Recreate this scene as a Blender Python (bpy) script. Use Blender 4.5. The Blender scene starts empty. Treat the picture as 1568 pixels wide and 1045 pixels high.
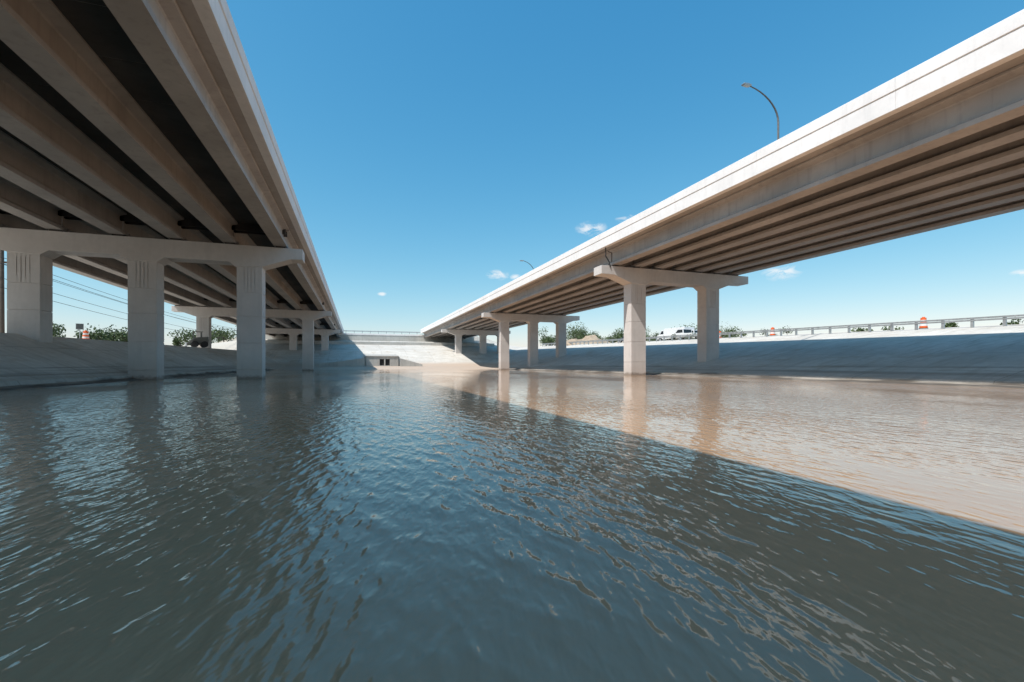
import bpy, math, random
from mathutils import Vector, noise as mnoise
random.seed(7)
S=bpy.context.scene
S.view_settings.view_transform='Standard'
S.view_settings.look='None'
S.view_settings.exposure=0

# ---------------------------------------------------------------- helpers
class MB:
    def __init__(s): s.v=[]; s.f=[]; s.m=[]
    def poly(s,pts,mi=0):
        n=len(s.v); s.v+= [tuple(p) for p in pts]; s.f.append(tuple(range(n,n+len(pts)))); s.m.append(mi)
    def box(s,x0,x1,y0,y1,z0,z1,mi=0):
        n=len(s.v)
        s.v+=[(x0,y0,z0),(x1,y0,z0),(x1,y1,z0),(x0,y1,z0),(x0,y0,z1),(x1,y0,z1),(x1,y1,z1),(x0,y1,z1)]
        for q in ((0,3,2,1),(4,5,6,7),(0,1,5,4),(1,2,6,5),(2,3,7,6),(3,0,4,7)):
            s.f.append(tuple(n+i for i in q)); s.m.append(mi)
    def prism(s,prof,a,b,axis='y',mi=0):
        n=len(s.v); k=len(prof)
        def P(p,t):
            return (p[0],t,p[1]) if axis=='y' else ((t,p[0],p[1]) if axis=='x' else (p[0],p[1],t))
        s.v+=[P(p,a) for p in prof]+[P(p,b) for p in prof]
        for i in range(k):
            j=(i+1)%k
            s.f.append((n+i,n+j,n+k+j,n+k+i)); s.m.append(mi)
        s.f.append(tuple(n+i for i in range(k))[::-1]); s.m.append(mi)
        s.f.append(tuple(n+k+i for i in range(k))); s.m.append(mi)
    def tube(s,pts,rad,seg=8,mi=0):
        n0=len(s.v); pts=[Vector(p) for p in pts]
        if not isinstance(rad,(list,tuple)): rad=[rad]*len(pts)
        for i,p in enumerate(pts):
            if i==0: t=pts[1]-p
            elif i==len(pts)-1: t=p-pts[i-1]
            else: t=pts[i+1]-pts[i-1]
            t.normalize()
            u=t.cross(Vector((0,0,1)))
            if u.length<1e-3: u=Vector((1,0,0))
            u.normalize(); w=t.cross(u)
            for j in range(seg):
                a=2*math.pi*j/seg
                s.v.append(tuple(p+(u*math.cos(a)+w*math.sin(a))*rad[i]))
        for i in range(len(pts)-1):
            for j in range(seg):
                k=(j+1)%seg
                s.f.append((n0+i*seg+j,n0+i*seg+k,n0+(i+1)*seg+k,n0+(i+1)*seg+j)); s.m.append(mi)
        s.f.append(tuple(n0+j for j in range(seg))[::-1]); s.m.append(mi)
        e=n0+(len(pts)-1)*seg
        s.f.append(tuple(e+j for j in range(seg))); s.m.append(mi)
    def obj(s,name,mats,parent=None,bevel=0,fix=True):
        me=bpy.data.meshes.new(name); me.from_pydata(s.v,[],s.f)
        for m in mats: me.materials.append(m)
        for p,mi in zip(me.polygons,s.m): p.material_index=mi
        if fix:
            import bmesh
            b=bmesh.new(); b.from_mesh(me); bmesh.ops.recalc_face_normals(b,faces=b.faces); b.to_mesh(me); b.free()
        me.update()
        o=bpy.data.objects.new(name,me); S.collection.objects.link(o)
        if parent: o.parent=parent
        if bevel:
            md=o.modifiers.new('bevel','BEVEL'); md.width=bevel; md.segments=2; md.limit_method='ANGLE'; md.angle_limit=math.radians(40)
        return o
def empty(name,loc=(0,0,0),rz=0):
    e=bpy.data.objects.new(name,None); S.collection.objects.link(e); e.location=loc; e.rotation_euler=(0,0,rz); e.empty_display_size=.5
    return e

# ---------------------------------------------------------------- materials
def newmat(name):
    m=bpy.data.materials.new(name); m.use_nodes=True
    nt=m.node_tree; return m,nt,nt.nodes['Principled BSDF']
def N(nt,t,**k):
    n=nt.nodes.new(t)
    for a,b in k.items(): setattr(n,a,b)
    return n
def L(nt,a,b): nt.links.new(a,b)
def math_(nt,op,a,b=None,c=None,clamp=False):
    n=N(nt,'ShaderNodeMath',operation=op); n.use_clamp=clamp
    for i,x in enumerate((a,b,c)):
        if x is None: continue
        if isinstance(x,(int,float)): n.inputs[i].default_value=x
        else: L(nt,x,n.inputs[i])
    return n.outputs[0]
def mixc(nt,f,a,b,blend='MIX'):
    n=N(nt,'ShaderNodeMix',data_type='RGBA',blend_type=blend)
    if isinstance(f,(int,float)): n.inputs[0].default_value=f
    else: L(nt,f,n.inputs[0])
    for i,x in ((6,a),(7,b)):
        if isinstance(x,tuple): n.inputs[i].default_value=(*x,1) if len(x)==3 else x
        else: L(nt,x,n.inputs[i])
    return n.outputs[2]
def noise_(nt,vec,scale,detail=4,rough=.55,dist=0):
    n=N(nt,'ShaderNodeTexNoise'); n.inputs['Scale'].default_value=scale; n.inputs['Detail'].default_value=detail
    n.inputs['Roughness'].default_value=rough; n.inputs['Distortion'].default_value=dist
    L(nt,vec,n.inputs['Vector']); return n.outputs['Fac']
def ramp(nt,f,a,b,lo=0.,hi=1.):
    n=N(nt,'ShaderNodeMapRange'); n.inputs[1].default_value=a; n.inputs[2].default_value=b; n.inputs[3].default_value=lo; n.inputs[4].default_value=hi
    L(nt,f,n.inputs[0]); return n.outputs[0]
def pos(nt): return N(nt,'ShaderNodeNewGeometry').outputs['Position']
def scaled(nt,v,sc):
    n=N(nt,'ShaderNodeVectorMath',operation='MULTIPLY'); L(nt,v,n.inputs[0]); n.inputs[1].default_value=sc; return n.outputs[0]

def concrete(name,col,var=.18,rough=.85,wet=False,streak=.25,bump=True):
    m,nt,b=newmat(name); p=pos(nt)
    n1=noise_(nt,p,.35,3); n2=noise_(nt,p,3.2,4,.65); st=noise_(nt,scaled(nt,p,(2.2,2.2,.22)),1.5,3,.6)
    dark=tuple(c*(1-var*1.6) for c in col); lite=tuple(min(1,c*(1+var)) for c in col)
    c=mixc(nt,ramp(nt,n1,.3,.7),dark,lite)
    c=mixc(nt,ramp(nt,n2,.35,.7,0,.35),c,tuple(x*.8 for x in col))
    c=mixc(nt,ramp(nt,st,.52,.72,0,streak),c,tuple(x*.45 for x in col))
    if wet:
        z=N(nt,'ShaderNodeSeparateXYZ'); L(nt,p,z.inputs[0])
        zz=math_(nt,'ADD',z.outputs[2],ramp(nt,n2,.3,.7,-.12,.12))
        c=mixc(nt,ramp(nt,zz,.5,1.5,.25,0),c,(col[0]*.6,col[1]*.52,col[2]*.44))
        w=ramp(nt,zz,.08,.3,.75,0)
        c=mixc(nt,w,c,(col[0]*.30,col[1]*.25,col[2]*.2))
    L(nt,c,b.inputs['Base Color']); b.inputs['Roughness'].default_value=rough
    b.inputs['Specular IOR Level'].default_value=.3
    if bump:
        bp=N(nt,'ShaderNodeBump'); bp.inputs['Strength'].default_value=.3; bp.inputs['Distance'].default_value=.02
        L(nt,noise_(nt,p,9,4,.7),bp.inputs['Height']); L(nt,bp.outputs[0],b.inputs['Normal'])
    return m
def plain(name,col,rough=.6,metal=0,var=.15,scale=4):
    m,nt,b=newmat(name); tc=N(nt,'ShaderNodeTexCoord').outputs['Object']
    c=mixc(nt,ramp(nt,noise_(nt,tc,scale,2),.3,.7),tuple(x*(1-var) for x in col),tuple(min(1,x*(1+var)) for x in col))
    L(nt,c,b.inputs['Base Color']); b.inputs['Roughness'].default_value=rough; b.inputs['Metallic'].default_value=metal
    return m

M_cap=concrete('pier_concrete',(.62,.575,.54),.07,wet=True,streak=.12)
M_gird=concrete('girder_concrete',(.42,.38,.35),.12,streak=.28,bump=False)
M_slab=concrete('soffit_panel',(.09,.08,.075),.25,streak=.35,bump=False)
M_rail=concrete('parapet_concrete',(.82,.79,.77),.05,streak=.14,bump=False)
M_asph=plain('asphalt',(.06,.06,.06),.9)
M_wall=concrete('wall_concrete',(.50,.48,.44),.12,streak=.35)
M_dark=plain('painted_barrel_shade',(.02,.02,.02),.9)
M_steel=plain('galvanised_steel',(.42,.44,.45),.45,.6)
M_pole=plain('weathered_pole',(.16,.16,.16),.6,.3)
M_black=plain('black_rubber',(.02,.02,.022),.7)
M_wood=plain('wood_pole',(.09,.07,.055),.9)

# ---------------------------------------------------------------- bridges
def girder_prof(cx,zb):
    h=[(.405,0),(.405,.10),(.40,.19),(.11,.36),(.09,.42),(.09,1.12),(.13,1.18),(.44,1.27),(.455,1.30),(.455,1.37)]
    return [(cx+x,zb+z) for x,z in h]+[(cx-x,zb+z) for x,z in reversed(h)]
def column(mb,cx,cy,z0,z1,w=1.5,d=1.2):
    g=.035; hw,hd=w/2,d/2
    mb.box(cx-hw+g,cx+hw-g,cy-hd+g,cy+hd-g,z0,z1)
    head=1.75
    a=z1-head-.02
    for j in (1.55,1.75,1.75,6):
        lo=max(a-j,z0-.001)
        if lo<a-.05: mb.box(cx-hw,cx+hw,cy-hd,cy+hd,lo,a)
        a=lo-.025
        if a<=z0: break
    zt=z1-.001; zb=z1-head
    gr=[(-.30,1.05),(-.10,1.45),(.10,1.20),(.30,.95)]; gw=.05
    for sgn in (-1,1):
        y0,y1=(cy-hd,cy-hd+g+.001) if sgn<0 else (cy+hd-g-.001,cy+hd)
        x=-hw
        for gx,gl in gr:
            mb.box(cx+x,cx+gx-gw/2,y0,y1,zb,zt)
            mb.box(cx+gx-gw/2,cx+gx+gw/2,y0,y1,zb,zt-gl-.25)
            mb.box(cx+gx-gw/2,cx+gx+gw/2,y0,y1,zt-.22,zt)
            x=gx+gw/2
        mb.box(cx+x,cx+hw,y0,y1,zb,zt)
    mb.box(cx-hw,cx-hw+g+.002,cy-hd+g+.002,cy+hd-g-.002,zb,zt)
    mb.box(cx+hw-g-.002,cx+hw,cy-hd+g+.002,cy+hd-g-.002,zb,zt)
def cap(mb,x0,x1,cy,zt,cols,dep=1.15,end=.72,w=1.5,yd=1.34):
    zb=zt-dep; pts=[(x0,zt),(x0,zt-end)]
    for i,c in enumerate(cols):
        l,r=c-w/2-.02,c+w/2+.02
        if i==0: pts.append((max(x0+.3,l-1.7),zt-end-.03))
        else: pts.append((l-.42,zb))
        if i==0: pts.append((l-.0,zb-.22))
        else: pts.append((l,zb-.30))
        pts.append((r,zb-.22 if i==len(cols)-1 else zb-.30))
        if i==len(cols)-1: pts.append((min(x1-.3,r+1.7),zt-end-.03))
        else: pts.append((r+.42,zb))
    pts+=[(x1,zt-end),(x1,zt)]
    mb.prism(pts,cy-yd/2,cy+yd/2)
    return zb-.22

def bridge(x0,x1,gx,capz,bents,ya,yb):
    root=empty('highway_bridge')
    zg=capz+.12; zs=zg+1.37+.03; 
    supports=[b[0] for b in bents]
    mbc=MB(); mbk=MB()
    for (y,cols,cx0,cx1) in bents:
        zb=cap(mbk,cx0,cx1,y,capz,cols)
        for c in cols:
            column(mbc,c,y,-2.0,zb-.001)
    mbc.obj('columns',[M_cap],root,.012)
    mbk.obj('bent_caps',[M_cap],root,.025)
    mg=MB(); st=[ya]+sorted(supports)+[yb]
    st=sorted(set(st))
    pads=MB()
    for a,b in zip(st[:-1],st[1:]):
        for g in gx:
            mg.prism(girder_prof(g,zg),a+.10,b-.10)
            for yy in (a+.38,b-.38):
                pads.box(g-.28,g+.28,yy-.13,yy+.13,capz-.002,zg+.002)
        for g0,g1 in zip(gx[:-1],gx[1:]):
            for yy in (a+.22,b-.42):
                pads.box(g0+.3,g1-.3,yy,yy+.2,zs-.5,zs)
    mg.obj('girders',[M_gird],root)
    pads.obj('bearing_pads',[M_slab],root)
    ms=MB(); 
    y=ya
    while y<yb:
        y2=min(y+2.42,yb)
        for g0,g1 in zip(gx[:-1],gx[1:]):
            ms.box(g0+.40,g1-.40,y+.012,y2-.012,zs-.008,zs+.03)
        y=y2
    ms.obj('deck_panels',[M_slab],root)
    md=MB()
    for a,b in zip(st[:-1],st[1:]):
        md.box(x0+.02,x1-.02,a+.012,b-.012,zs+.0,zs+.22)
    for g in gx:
        md.box(g-.42,g+.42,ya,yb,zs-.035,zs+.004)
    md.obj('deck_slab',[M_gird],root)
    ma=MB(); ma.box(x0+.5,x1-.5,ya,yb,zs+.224,zs+.27); ma.obj('road_surface',[M_asph],root)
    mp=MB()
    for xe,sg in ((x0,1),(x1,-1)):
        y=ya
        while y<yb:
            y2=min(y+6.5,yb)
            fa=[(0,-.03),(0,.66),(.03,.675),(.03,.70),(-.03,.715),(-.03,1.19),(-.01,1.21),(.22,1.21),(.25,.85),(.42,.22),(.42,.0),(.10,-.03)]
            mp.prism([(xe+sg*px,zs+pz) for px,pz in fa],y+.004,y2-.004)
            y=y2
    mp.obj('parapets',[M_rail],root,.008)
    return root,zs

colL=[-18.33,-12.6,-6.7]
L1=[(-43,colL,-22.6,-3.46),(-4,colL,-22.6,-3.46),(35,colL,-22.6,-3.46),(74,[-20.0,-13.3,-6.7],-23.6,-3.46),(113,[-20.0,-13.3,-6.7],-23.6,-3.46)]
gL=[-4.85-3.02*i for i in range(7)]
brL,zsL=bridge(-23.8,-3.6,gL,8.86,L1,-82,152)
R1=[(-41,[23.5,31.6],19.76,35.8),(-3,[23.5,31.6],19.76,35.8),(35,[23.5,31.6],19.76,35.8),(73,[23.5,28.7,34.0],19.76,37.3),(111,[23.9,30.2,34.8],19.76,37.3)]
gR=[21.25+2.2*i for i in range(7)]
brR,zsR=bridge(19.85,35.9,gR,9.41,R1,-79,150)
mb=MB(); mb.tube([(20.15,34.3,10.95),(20.15,34.3,10.2),(20.5,34.3,9.7),(20.6,34.3,9.25)],.05,8)
mb.obj('drain_pipe',[M_black],brR)

# ---------------------------------------------------------------- terrain
def lerp(a,b,t): return a+(b-a)*t
def interp(x,pts):
    if x<=pts[0][0]: return pts[0][1]
    for (a,b),(c,d) in zip(pts[:-1],pts[1:]):
        if x<=c: return lerp(b,d,(x-a)/(c-a))
    return pts[-1][1]
PL=[(-400,6.5),(-90,5.2),(-45,3.9),(-24,2.85),(-18.6,2.6),(-13.2,.30),(-13.1,.12),(-12.5,0.0),(-10.8,-.6),(23.9,-.6),(25.7,0.0),(26.6,.10),(26.7,.25),(38.5,2.6),(39.2,2.68),(46,3.75),(47,3.9),(75,4.2),(400,7)]
def h(x,y):
    z=interp(x,PL)
    yy=max(-20,min(y,110))
    if x>27: z+=.019*(yy-17)*min(1,(x-27)/11.5)
    if x<-13.2: z+=.010*(yy-20)*min(1,(-13.2-x)/5.4)
    E=interp(y,[(78,-.6),(86,.02),(99,.45),(100,.6),(112,4.0),(138,7.6),(150.5,7.9),(151.5,10.4),(175,10.4),(215,4)])
    W=interp(x,[(-46,0),(-28,1),(40,1),(56,0)])
    if y>78:
        z=max(z,lerp(z,E,W)) if E>z else z
    return z
xs=[-2500,-1200,-600,-400,-250,-160,-120,-90,-70,-58,-50,-46,-42,-37,-32,-28,-24,-21,-18.6,-16,-13.2,-13.1,-12.5,-10.8,-6,0,6,12,18,23.9,25.7,26.6,26.7,30,34,38.5,39.2,42,46,47,50,53,56,60,67,75,90,120,160,250,400,700,1300,2500]
ys=[-2000,-900,-400,-200,-100,-60,-40,-20,0,17]+[17+5*i for i in range(1,13)]+[78,82,86,90,95,99,100,104,108,112,118,127,138,145,150.5,151.5,160,175,190,215,300,450,800,1500,3000]
ys=sorted(set(ys))
tb=MB()
for y in ys:
    for x in xs: tb.v.append((x,y,h(x,y)))
nx=len(xs)
for j in range(len(ys)-1):
    for i in range(nx-1):
        tb.f.append((j*nx+i,j*nx+i+1,(j+1)*nx+i+1,(j+1)*nx+i)); tb.m.append(0)
def ground_mat():
    m,nt,b=newmat('ground_concrete_and_soil'); p=pos(nt)
    sp=N(nt,'ShaderNodeSeparateXYZ'); L(nt,p,sp.inputs[0]); X,Y,Z=sp.outputs
    n1=noise_(nt,p,.22,4); n2=noise_(nt,p,2.5,4,.7); n3=noise_(nt,scaled(nt,p,(.25,1.5,.3)),1.2,3,.65)
    n4=noise_(nt,scaled(nt,p,(.5,.16,1)),1.,4,.7)
    c=mixc(nt,ramp(nt,n1,.3,.7),(.54,.505,.455),(.70,.665,.61))
    c=mixc(nt,ramp(nt,n2,.4,.75,0,.55),c,(.44,.41,.36))
    c=mixc(nt,ramp(nt,n3,.50,.72,0,.6),c,(.38,.335,.275))
    c=mixc(nt,ramp(nt,n4,.56,.66,0,.5),c,(.42,.335,.245))
    fy=math_(nt,'FRACT',math_(nt,'DIVIDE',Y,6.1)); jy=math_(nt,'LESS_THAN',fy,.006)
    fx=math_(nt,'FRACT',math_(nt,'DIVIDE',X,5.6)); jx=math_(nt,'LESS_THAN',fx,.006)
    c=mixc(nt,math_(nt,'MULTIPLY',math_(nt,'MAXIMUM',jy,jx),.7),c,(.13,.12,.11))
    zz=math_(nt,'ADD',Z,ramp(nt,noise_(nt,scaled(nt,p,(1,.25,1)),1.1,3),.3,.7,-.16,.16))
    bands=noise_(nt,scaled(nt,p,(.0,.03,7.)),1.,2,.6)
    c=mixc(nt,math_(nt,'MULTIPLY',ramp(nt,bands,.48,.56,0,.55),ramp(nt,zz,.7,1.0,1,0)),c,(.22,.19,.16))
    c=mixc(nt,ramp(nt,zz,.35,.7,.4,0),c,(.28,.235,.19))
    c=mixc(nt,ramp(nt,zz,.04,.20,.85,0),c,(.07,.058,.048))
    c=mixc(nt,math_(nt,'MULTIPLY',ramp(nt,Y,80,86),ramp(nt,Z,.9,1.5,1,0)),c,(.50,.40,.32))
    ax=math_(nt,'ABSOLUTE',math_(nt,'SUBTRACT',X,12.))
    out=ramp(nt,ax,36,40)
    g=mixc(nt,ramp(nt,n1,.42,.6),(.40,.33,.24),(.14,.14,.06))
    pale=mixc(nt,ramp(nt,n2,.3,.7),(.48,.43,.36),(.60,.56,.49))
    g=mixc(nt,ramp(nt,ax,48,70),pale,g)
    c=mixc(nt,out,c,g)
    L(nt,c,b.inputs['Base Color']); b.inputs['Roughness'].default_value=.9; b.inputs['Specular IOR Level'].default_value=.2
    bp=N(nt,'ShaderNodeBump'); bp.inputs['Strength'].default_value=.5; bp.inputs['Distance'].default_value=.06
    L(nt,noise_(nt,p,5,5,.75),bp.inputs['Height']); L(nt,bp.outputs[0],b.inputs['Normal'])
    return m
tb.obj('ground',[ground_mat()],fix=False)

# ---------------------------------------------------------------- water
def water_mat():
    m,nt,b=newmat('muddy_water'); p=pos(nt)
    def field(rot,sx,sy,scale,detail,rough=.5,dist=0):
        mp=N(nt,'ShaderNodeMapping'); mp.inputs['Rotation'].default_value=(0,0,math.radians(rot)); L(nt,p,mp.inputs['Vector'])
        n=N(nt,'ShaderNodeTexNoise',noise_dimensions='2D'); n.inputs['Scale'].default_value=scale; n.inputs['Detail'].default_value=detail
        n.inputs['Roughness'].default_value=rough; n.inputs['Distortion'].default_value=dist
        L(nt,scaled(nt,mp.outputs[0],(sx,sy,0)),n.inputs['Vector']); return n.outputs['Fac']
    def crest(f):   # peaked wave crests, flat troughs
        return math_(nt,'POWER',ramp(nt,f,.2,.85),1.8)
    a=crest(field(12,1,.30,12,1.5,.5,.15))
    b2=crest(field(-12,1,.36,6.0,1,.45,.15))
    c=field(24,1,.5,28,1,.5,.1)
    patch=ramp(nt,field(10,1,.4,.20,2),.38,.62,.35,1.45)
    hgt=math_(nt,'ADD',math_(nt,'MULTIPLY',a,.0062),math_(nt,'MULTIPLY',b2,.0085))
    hgt=math_(nt,'ADD',hgt,math_(nt,'MULTIPLY',c,.0018))
    hgt=math_(nt,'MULTIPLY',hgt,patch)
    bp=N(nt,'ShaderNodeBump'); bp.inputs['Strength'].default_value=1; bp.inputs['Distance'].default_value=1.0
    L(nt,hgt,bp.inputs['Height']); L(nt,bp.outputs[0],b.inputs['Normal'])
    col=mixc(nt,ramp(nt,noise_(nt,scaled(nt,p,(1,.4,1)),.25,2),.3,.7),(.42,.255,.145),(.49,.305,.18))
    L(nt,col,b.inputs['Base Color']); b.inputs['Roughness'].default_value=.02; b.inputs['IOR'].default_value=1.42
    return m
wb=MB(); wb.poly([(-13.0,-300,0),(26.2,-300,0),(26.2,88,0),(-13.0,88,0)])
wb.obj('water',[water_mat()],fix=False)

# ---------------------------------------------------------------- far end structures
root=empty('culvert_headwall')
mb=MB()
def wall_with_holes(mb,x0,x1,y0,y1,z0,z1,holes,hz0,hz1):
    x=x0
    for a,b in holes:
        mb.box(x,a,y0,y1,z0,z1); mb.box(a,b,y0,y1,hz1,z1); mb.box(a,b,y0,y1,z0,hz0); x=b
    mb.box(x,x1,y0,y1,z0,z1)
wall_with_holes(mb,2.0,8.5,99.3,99.7,-.6,2.5,[(4.7,5.6),(5.85,6.75)],.65,2.0)
mb.box(1.9,8.6,99.15,99.85,2.5,2.7)
mb.prism([(99.7,-.6),(99.7,2.5),(101,2.5),(109,3.3),(109,-.6)],1.7,2.0,'x')
mb.prism([(99.7,-.6),(99.7,2.5),(101,2.5),(109,3.3),(109,-.6)],8.5,8.8,'x')
mb.prism([(99.85,2.48),(99.85,2.6),(109,3.2),(109,2.8)],2.0,8.5,'x')
mb.prism([(1.7,-.6),(1.7,2.2),(-7,1.0),(-7,-.6)],99.0,99.3); mb.prism([(8.8,-.6),(8.8,2.2),(13.5,.9),(13.5,-.6)],99.0,99.3)
mb.obj('wall',[M_wall],root,.02)
mb=MB(); mb.box(4.6,6.85,99.5,99.69,.6,2.1); mb.obj('barrel_shade_panel',[M_dark],root)  # near-black panel plugs the holes; its colour stands in for shade inside the barrels
root=empty('retaining_wall')
mb=MB()
for i in range(9):
    x=-27+i*7.2; mb.box(x+.012,x+7.188,150.0,150.4,6.5,10.0)
mb.obj('wall_panels',[M_wall],root,.02)
mb=MB(); mb.box(-27.2,38.0,149.9,150.45,10.0,10.5); mb.obj('coping',[M_rail],root,.02)
root=empty('terrace_wall')
mb=MB()
for i in range(8): mb.box(-26+i*8+.012,-26+i*8+7.988,127,127.4,4.0,6.9)
mb.obj('wall_panels',[M_wall],root,.02)
mb=MB(); mb.box(-27,39,152,172,10.41,10.46); mb.obj('road',[M_asph])

def rail(name,path,sp,hgt,zoff=0):
    root=empty(name); mb=MB()
    pts=[]
    for a,b in zip(path[:-1],path[1:]):
        a,b=Vector(a),Vector(b); n=max(1,round((b-a).length/sp))
        for i in range(n): pts.append(a.lerp(b,i/n))
    pts.append(Vector(path[-1]))
    pts=[Vector((q.x,q.y,(h(q.x,q.y) if zoff is None else q.z))) for q in pts]
    for q in pts: mb.box(q.x-.07,q.x+.07,q.y-.09,q.y+.09,q.z-.3,q.z+hgt)
    mb.obj('posts',[M_steel],root)
    mr=MB()
    for a,b in zip(pts[:-1],pts[1:]):
        t=(b-a).normalized(); s=t.cross(Vector((0,0,1))).normalized()
        for z0,z1 in ((hgt-.30,hgt-.17),(hgt-.13,hgt)):
            o=s*-.10; 
            P=[a+o+Vector((0,0,z0)),b+o+Vector((0,0,z0)),b+o+Vector((0,0,z1)),a+o+Vector((0,0,z1))]
            Q=[v+s*.05 for v in P]
            n=len(mr.v); mr.v+=[tuple(v) for v in P+Q]
            for f in ((0,1,2,3),(4,5,6,7),(0,1,5,4),(3,2,6,7)): mr.f.append(tuple(n+i for i in f)); mr.m.append(0)
    mr.obj('beam',[M_steel],root,fix=False)
    return root
rail('guardrail',[(46,-10,0),(46,110,0)],1.9,.80,None)
rail('bridge_railing',[(-27,150.2,10.5),(38,150.2,10.5)],2.4,.85,0)

# ---------------------------------------------------------------- street lamps
def lamp(x,y,zb,zt,arm):
    r=empty('street_lamp',(x,y,0)); mb=MB()
    pts=[(0,0,zb),(0,0,zt-2.6)]; R=[.12,.085]
    for i in range(1,10):
        t=i/9; a=t*math.pi/2*.86
        pts.append((-arm*(1-math.cos(a))/(1-math.cos(math.pi/2*.86)),0,zt-2.6+2.6*math.sin(a)/math.sin(math.pi/2*.86))); R.append(.085-.035*t)
    mb.tube(pts,R,10); mb.tube([(0,0,zb),(0,0,zb+.5)],.2,10)
    mb.obj('pole',[M_pole],r)
    mh=MB(); e=pts[-1]
    prof=[(0,-.02),(-.25,-.08),(-.75,-.07),(-.9,.0),(-.8,.10),(-.3,.14),(0,.08)]
    mh.prism([(e[0]+a,e[2]+b) for a,b in prof],-.17,.17); mh.obj('lamp_head',[M_steel],r,.03)
lamp(35.75,31,11.2,25.2,3.2); lamp(35.75,90,11.2,22.6,2.4)

# ---------------------------------------------------------------- utility pole & wires on the left
def upole(x,y,wires):
    r=empty('utility_pole',(x,y,0)); mb=MB(); z0=h(x,y)
    mb.tube([(0,0,z0-.5),(0,0,12.6)],[.17,.12],10); mb.box(-1.2,1.2,-.06,.06,9.6,9.75); mb.box(-1.0,1.0,-.06,.06,12.0,12.15)
    for q in (-1.1,-.5,.5,1.1): mb.tube([(q,0,9.75),(q,0,9.95)],.05,6)
    mb.obj('pole',[M_wood],r)
    if wires:
        mb=MB()
        for (dx,zz) in ((-1.1,9.95),(.5,9.95),(1.1,9.3),(.1,8.3),(.1,7.5)):
            for (y0,y1) in ((0,84),(-84,0)):
                a=Vector((dx,y0,zz)); b=Vector((dx,y1,zz))
                mb.tube([a.lerp(b,i/16)-Vector((0,0,.9*4*(i/16)*(1-i/16))) for i in range(17)],.022,4)
        mb.obj('wires',[M_black],r)
upole(-28.6,51,True); upole(-28.6,135,False)

# ---------------------------------------------------------------- foliage
def leaf_mat():
    m,nt,b=newmat('foliage'); p=pos(nt)
    c=mixc(nt,ramp(nt,noise_(nt,p,.8,3,.7),.35,.65),(.035,.06,.018),(.10,.14,.045))
    L(nt,c,b.inputs['Base Color']); b.inputs['Roughness'].default_value=.7; return m
M_leaf=leaf_mat()
def tree_into(mb,x,y,z,H,W,rng,leaf=.45,nl=420):
    mb.tube([(x,y,z-.3),(x+.1,y,z+H*.3),(x-.05,y+.1,z+H*.6)],[H*.035,H*.025,H*.012],6,1)
    cl=[]
    for i in range(9):
        a=rng.uniform(0,6.28); rr=rng.uniform(.15,.8)*W*.5
        c=Vector((x+math.cos(a)*rr,y+math.sin(a)*rr,z+H*rng.uniform(.3,.86))); cl.append((c,W*rng.uniform(.16,.3)))
        mb.tube([(x,y,z+H*.3),tuple(c)],[H*.012,H*.004],4,1)
    for i in range(nl):
        c,R=rng.choice(cl)
        d=Vector((rng.gauss(0,1),rng.gauss(0,1),rng.gauss(0,.75))); d=d.normalized()*R*rng.uniform(.45,1.1)
        p=c+d; s=leaf*rng.uniform(.5,1.1)
        u=Vector((rng.gauss(0,1),rng.gauss(0,1),rng.gauss(0,1))).normalized(); w=u.cross(Vector((rng.gauss(0,1),rng.gauss(0,1),rng.gauss(0,1)))).normalized()
        mb.poly([p-u*s*.5,p+w*s*.35,p+u*s*.5,p-w*s*.35],0)
def tree_row(name,pts,hr,wr,nl=380,leaf=.6):
    mb=MB(); rng=random.Random(len(pts)*13+5)
    for (x,y) in pts:
        H=rng.uniform(*hr); tree_into(mb,x,y,h(x,y),H,H*rng.uniform(*wr),rng,leaf,nl)
    return mb.obj(name,[M_leaf,M_wood],fix=False)
rg=random.Random(3)
tree_row('distant_trees',[(60+i*1.3+rg.uniform(-2,2),rg.uniform(118,150)) for i in range(54)],(4.2,7.8),(.95,1.35),800,.46)
def dirpt(px,dist):
    a=(px-784)/700; th=math.atan(239/700); s,c=math.sin(th),math.cos(th)
    v=Vector((s+c*a,c-s*a)).normalized()*dist; return (v.x,v.y)
tree_row('distant_trees',[dirpt(rg.uniform(70,460),rg.uniform(150,180)) for i in range(40)],(3.2,5.6),(1.,1.5),420)
tree_row('distant_trees',[(-85-rg.uniform(0,60),rg.uniform(10,100)) for i in range(20)],(3.2,4.8),(.9,1.4))
tree_row('distant_trees',[(75+rg.uniform(0,50),rg.uniform(30,110)) for i in range(14)],(1.6,3.0),(1,1.5),300,.45)
tree_row('shrubs',[(47.5+rg.uniform(0,2),y) for y in (44,47,50,57,60,41)],(.6,1.1),(1.2,1.8),160,.2)

# dirt piles on the far right bank
def soil_mat():
    m,nt,b=newmat('loose_soil'); p=pos(nt)
    c=mixc(nt,ramp(nt,noise_(nt,p,1.6,5,.7),.3,.7),(.30,.22,.15),(.46,.37,.28)); L(nt,c,b.inputs['Base Color']); b.inputs['Roughness'].default_value=.95
    return m
M_soil=soil_mat()
def pile(cx,cy,rx,ry,H):
    mb=MB(); n=22
    for j in range(n+1):
        for i in range(n+1):
            u,w=i/n*2-1,j/n*2-1; r=min(1,math.hypot(u,w)); x,y=cx+u*rx,cy+w*ry
            nn=mnoise.noise(Vector((x*.35,y*.35,3)))+.4*mnoise.noise(Vector((x*1.1,y*1.1,1)))
            mb.v.append((x,y,h(x,y)-.15+max(0,(1-r**1.6))*H*(1+.6*nn)))
    for j in range(n):
        for i in range(n):
            a=j*(n+1)+i; mb.f.append((a,a+1,a+n+2,a+n+1)); mb.m.append(0)
    mb.obj('dirt_pile',[M_soil],fix=False)
pile(51,96,8,4,2.0); pile(60,90,6,4,1.5)

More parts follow.
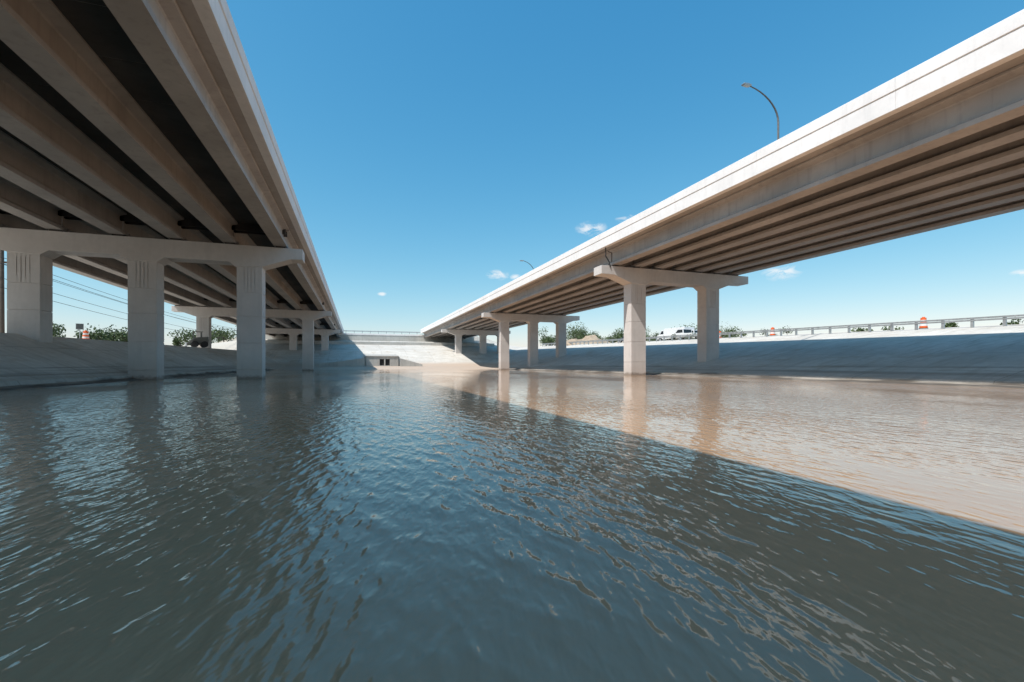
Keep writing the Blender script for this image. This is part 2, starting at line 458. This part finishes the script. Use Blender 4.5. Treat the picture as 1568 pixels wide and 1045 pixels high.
# ---------------------------------------------------------------- barrels, sign
M_or=plain('orange_plastic',(.75,.13,.03),.45); M_wh=plain('white_reflective',(.75,.75,.75),.4); 
def barrel(x,y):
    r=empty('traffic_barrel',(x,y,h(x,y))); mb=MB()
    mb.tube([(0,0,0),(0,0,.08)],[.33,.33],16,2)
    zz=[.08,.25,.26,.42,.43,.6,.61,.77,.78,.98]
    for i in range(0,9):
        mb.tube([(0,0,zz[i]),(0,0,zz[i+1])],[.29-.01*i,.285-.01*i],16,0 if i in(0,1,4,5,8) else 1)
    mb.tube([(0,0,.98),(0,0,1.06)],[.12,.1],10,0)
    mb.obj('drum',[M_or,M_wh,M_black],r,fix=True)
for q in ((47.5,26.5),(48,42.4),(-26,58),(49,52)): barrel(*q)
M_sg=plain('sign_back_grey',(.10,.11,.11),.5)
def sign(x,y,w,hh,z):
    zz=h(x,y); r=empty('road_sign',(x,y,zz),math.radians(20)); mb=MB(); mb.tube([(0,0,-.3),(0,0,z)],.04,8); mb.obj('post',[M_steel],r)
    mb=MB(); mb.box(-w/2,w/2,-.05,-.04,z-hh,z); mb.box(-w/2+.04,w/2-.04,-.055,-.052,z-hh+.04,z-.04,1); mb.obj('panel',[M_steel,M_sg],r)
sign(-27.4,60,.62,.62,1.8)

# ---------------------------------------------------------------- vehicles
M_carw=plain('white_paint',(.72,.72,.72),.3,var=.03); M_cars=plain('dark_paint',(.04,.05,.07),.25,var=.05); M_glass=plain('window_glass',(.02,.025,.03),.08)
def wheels(mb,xs_,w,r=.36,mi=1):
    for x in xs_:
        for s in (-1,1):
            mb.tube([(x,s*w-.12,r),(x,s*w+.12,r)],r,16,mi); mb.tube([(x,s*w-.125,r),(x,s*w+.125,r)],r*.55,12,3)
def car(name,x,y,rz,paint,kind):
    r=empty(name,(x,y,h(x,y)),rz); mb=MB()
    if kind=='sedan':
        low=[(-2.3,.32),(-2.35,.62),(-2.2,.88),(-1.7,.93),(1.1,.95),(2.0,.80),(2.3,.62),(2.3,.32)]
        cab=[(-1.75,.93),(-1.15,1.38),(-.2,1.44),(.45,1.38),(1.15,.95)]
        gl=[(-1.5,.98),(-1.08,1.32),(-.2,1.37),(.4,1.32),(.95,.98)]; W=.9
        wx=(-1.4,1.4)
    elif kind=='pickup':
        low=[(-2.8,.5),(-2.85,1.05),(-.6,1.08),(1.35,1.12),(2.5,1.02),(2.75,.8),(2.75,.45)]
        cab=[(-.65,1.08),(-.55,1.82),(.75,1.85),(1.55,1.12)]
        gl=[(-.5,1.2),(-.45,1.72),(.68,1.75),(1.3,1.2)]; W=.98; wx=(-1.75,1.75)
    else:
        low=[(-3.6,.55),(-3.6,.95),(1.5,.95),(1.5,1.3),(2.9,1.25),(3.2,1.0),(3.2,.5)]
        cab=[(1.3,1.0),(1.35,2.1),(2.1,2.1),(2.75,1.25)]; gl=[(1.55,1.35),(1.6,1.95),(2.05,1.95),(2.5,1.35)]; W=1.05; wx=(-2.3,2.2)
    mb.prism(low,-W,W); mb.prism([(a,b) for a,b in cab],-W*.86,W*.86); mb.prism(gl,-W*.875,W*.875,mi=2)
    if kind=='box': mb.box(-3.6,1.15,-1.15,1.15,.97,2.3)
    for a,b in ((cab[-2],cab[-1]),(cab[1],cab[0])):
        p=Vector((a[0],0,a[1])); q=Vector((b[0],0,b[1])); n=Vector((a[1]-b[1],0,-(a[0]-b[0]))); n.normalize()
        n=n if (n.x>0)==(a is cab[-2]) else -n
        A=p.lerp(q,.12)+n*.006; B=p.lerp(q,.9)+n*.006; w=W*.76
        mb.poly([A+Vector((0,-w,0)),A+Vector((0,w,0)),B+Vector((0,w,0)),B+Vector((0,-w,0))],2)
    wheels(mb,wx,W-.06,.34 if kind=='sedan' else .42)
    mb.obj('body',[paint,M_black,M_glass,M_steel],r,.04)
R90=math.radians(90)
car('sedan_car',49,75,R90,M_cars,'sedan')
car('utility_truck',53,67,R90+.1,M_carw,'box')
car('pickup_truck',50,60.5,R90,M_carw,'pickup')
car('pickup_truck',54,63,R90+.2,M_carw,'pickup')

r=empty('skid_steer_loader',(-19.9,71,h(-19.9,71)),math.radians(200)); mb=MB()
M_yel=plain('loader_paint',(.16,.16,.15),.5)
mb.prism([(-1.1,.35),(-1.2,1.0),(-1.1,1.35),(-.3,1.35),(.6,.95),(.7,.35)],-.5,.5,mi=0)
for s in(-1,1):
    for x in(-.7,.35): mb.tube([(x,s*.72-.15,.42),(x,s*.72+.15,.42)],.42,16,1)
    mb.box(-.45,-.37,s*.46-.04,s*.46+.04,1.3,2.05,0); mb.box(.42,.5,s*.46-.04,s*.46+.04,.9,2.05,0)
    mb.prism([(-1.2,1.25),(-1.1,1.45),(.4,1.3),(1.25,.5),(1.25,.25),(1.1,.25),(.3,1.1)],s*.62-.06,s*.62+.06,mi=0)
mb.box(-.55,.55,-.52,.52,2.05,2.13,0); mb.box(-.35,-.3,-.4,.4,1.3,2.0,2)
mb.prism([(1.2,.05),(1.85,.03),(1.3,.18),(1.3,.65),(1.2,.65)],-.85,.85,mi=3)
mb.obj('body',[M_yel,M_black,M_glass,M_steel],r,.015)

# ---------------------------------------------------------------- sun + sky
v=Vector((.63,.25,-1)).normalized()
sd=bpy.data.lights.new('sun','SUN'); sd.energy=5; sd.angle=math.radians(.5); sd.color=(1,.97,.92)
so=bpy.data.objects.new('sun',sd); S.collection.objects.link(so); so.rotation_euler=v.to_track_quat('-Z','Y').to_euler(); so.location=(-20,-10,40)
th=math.atan(239/700); sn,cs=math.sin(th),math.cos(th)
W=bpy.data.worlds.new('World'); S.world=W; W.use_nodes=True; nt=W.node_tree; bg=nt.nodes['Background']
sky=N(nt,'ShaderNodeTexSky',sky_type='NISHITA'); sky.sun_disc=False
sky.sun_elevation=math.asin(-v.z); sky.sun_rotation=math.atan2(-v.x,-v.y); sky.air_density=1.0; sky.dust_density=.6; sky.ozone_density=1.6
sr=N(nt,'ShaderNodeSeparateColor'); L(nt,sky.outputs[0],sr.inputs[0])
cc=N(nt,'ShaderNodeCombineColor')
# grade of the atmosphere: per-channel gamma on the sky radiance
for i,(g,k) in enumerate(((1.50,1.62),(.80,1.13),(.53,1.05))):
    q=math_(nt,'POWER',math_(nt,'MULTIPLY',sr.outputs[i],.12),g); L(nt,math_(nt,'MULTIPLY',q,k/.15),cc.inputs[i])
tc=N(nt,'ShaderNodeTexCoord').outputs['Generated']
nz=noise_(nt,scaled(nt,tc,(1,1,2.2)),30,6,.65,.5)
mask=None
for px,py,rad in ((762,421,.030),(790,424,.016),(905,350,.038),(958,335,.024),(1197,418,.038),(1565,418,.015),(585,450,.011)):
    a=(px-784)/700; u=(557-py)/700
    d=Vector((sn+cs*a,cs-sn*a,u)).normalized()
    sub=N(nt,'ShaderNodeVectorMath',operation='SUBTRACT'); L(nt,tc,sub.inputs[0]); sub.inputs[1].default_value=d
    ln=N(nt,'ShaderNodeVectorMath',operation='LENGTH'); L(nt,scaled(nt,sub.outputs[0],(1,1,2.1)),ln.inputs[0])
    e=ramp(nt,ln.outputs['Value'],0,rad,1,0)
    mask=e if mask is None else math_(nt,'MAXIMUM',mask,e)
cm=math_(nt,'MULTIPLY',mask,ramp(nt,nz,.40,.62)); cm=ramp(nt,cm,.06,.6,0,.75)
c=mixc(nt,cm,cc.outputs[0],(6.4,6.5,6.6))
L(nt,c,bg.inputs['Color']); bg.inputs['Strength'].default_value=.15

# ---------------------------------------------------------------- camera
cd=bpy.data.cameras.new('camera'); cd.sensor_width=36; cd.lens=16.07; cd.shift_y=.0223; cd.clip_start=.05; cd.clip_end=8000
co=bpy.data.objects.new('camera',cd); S.collection.objects.link(co); co.location=(0,0,1.0); co.rotation_euler=(math.radians(90),0,-th)
S.camera=co
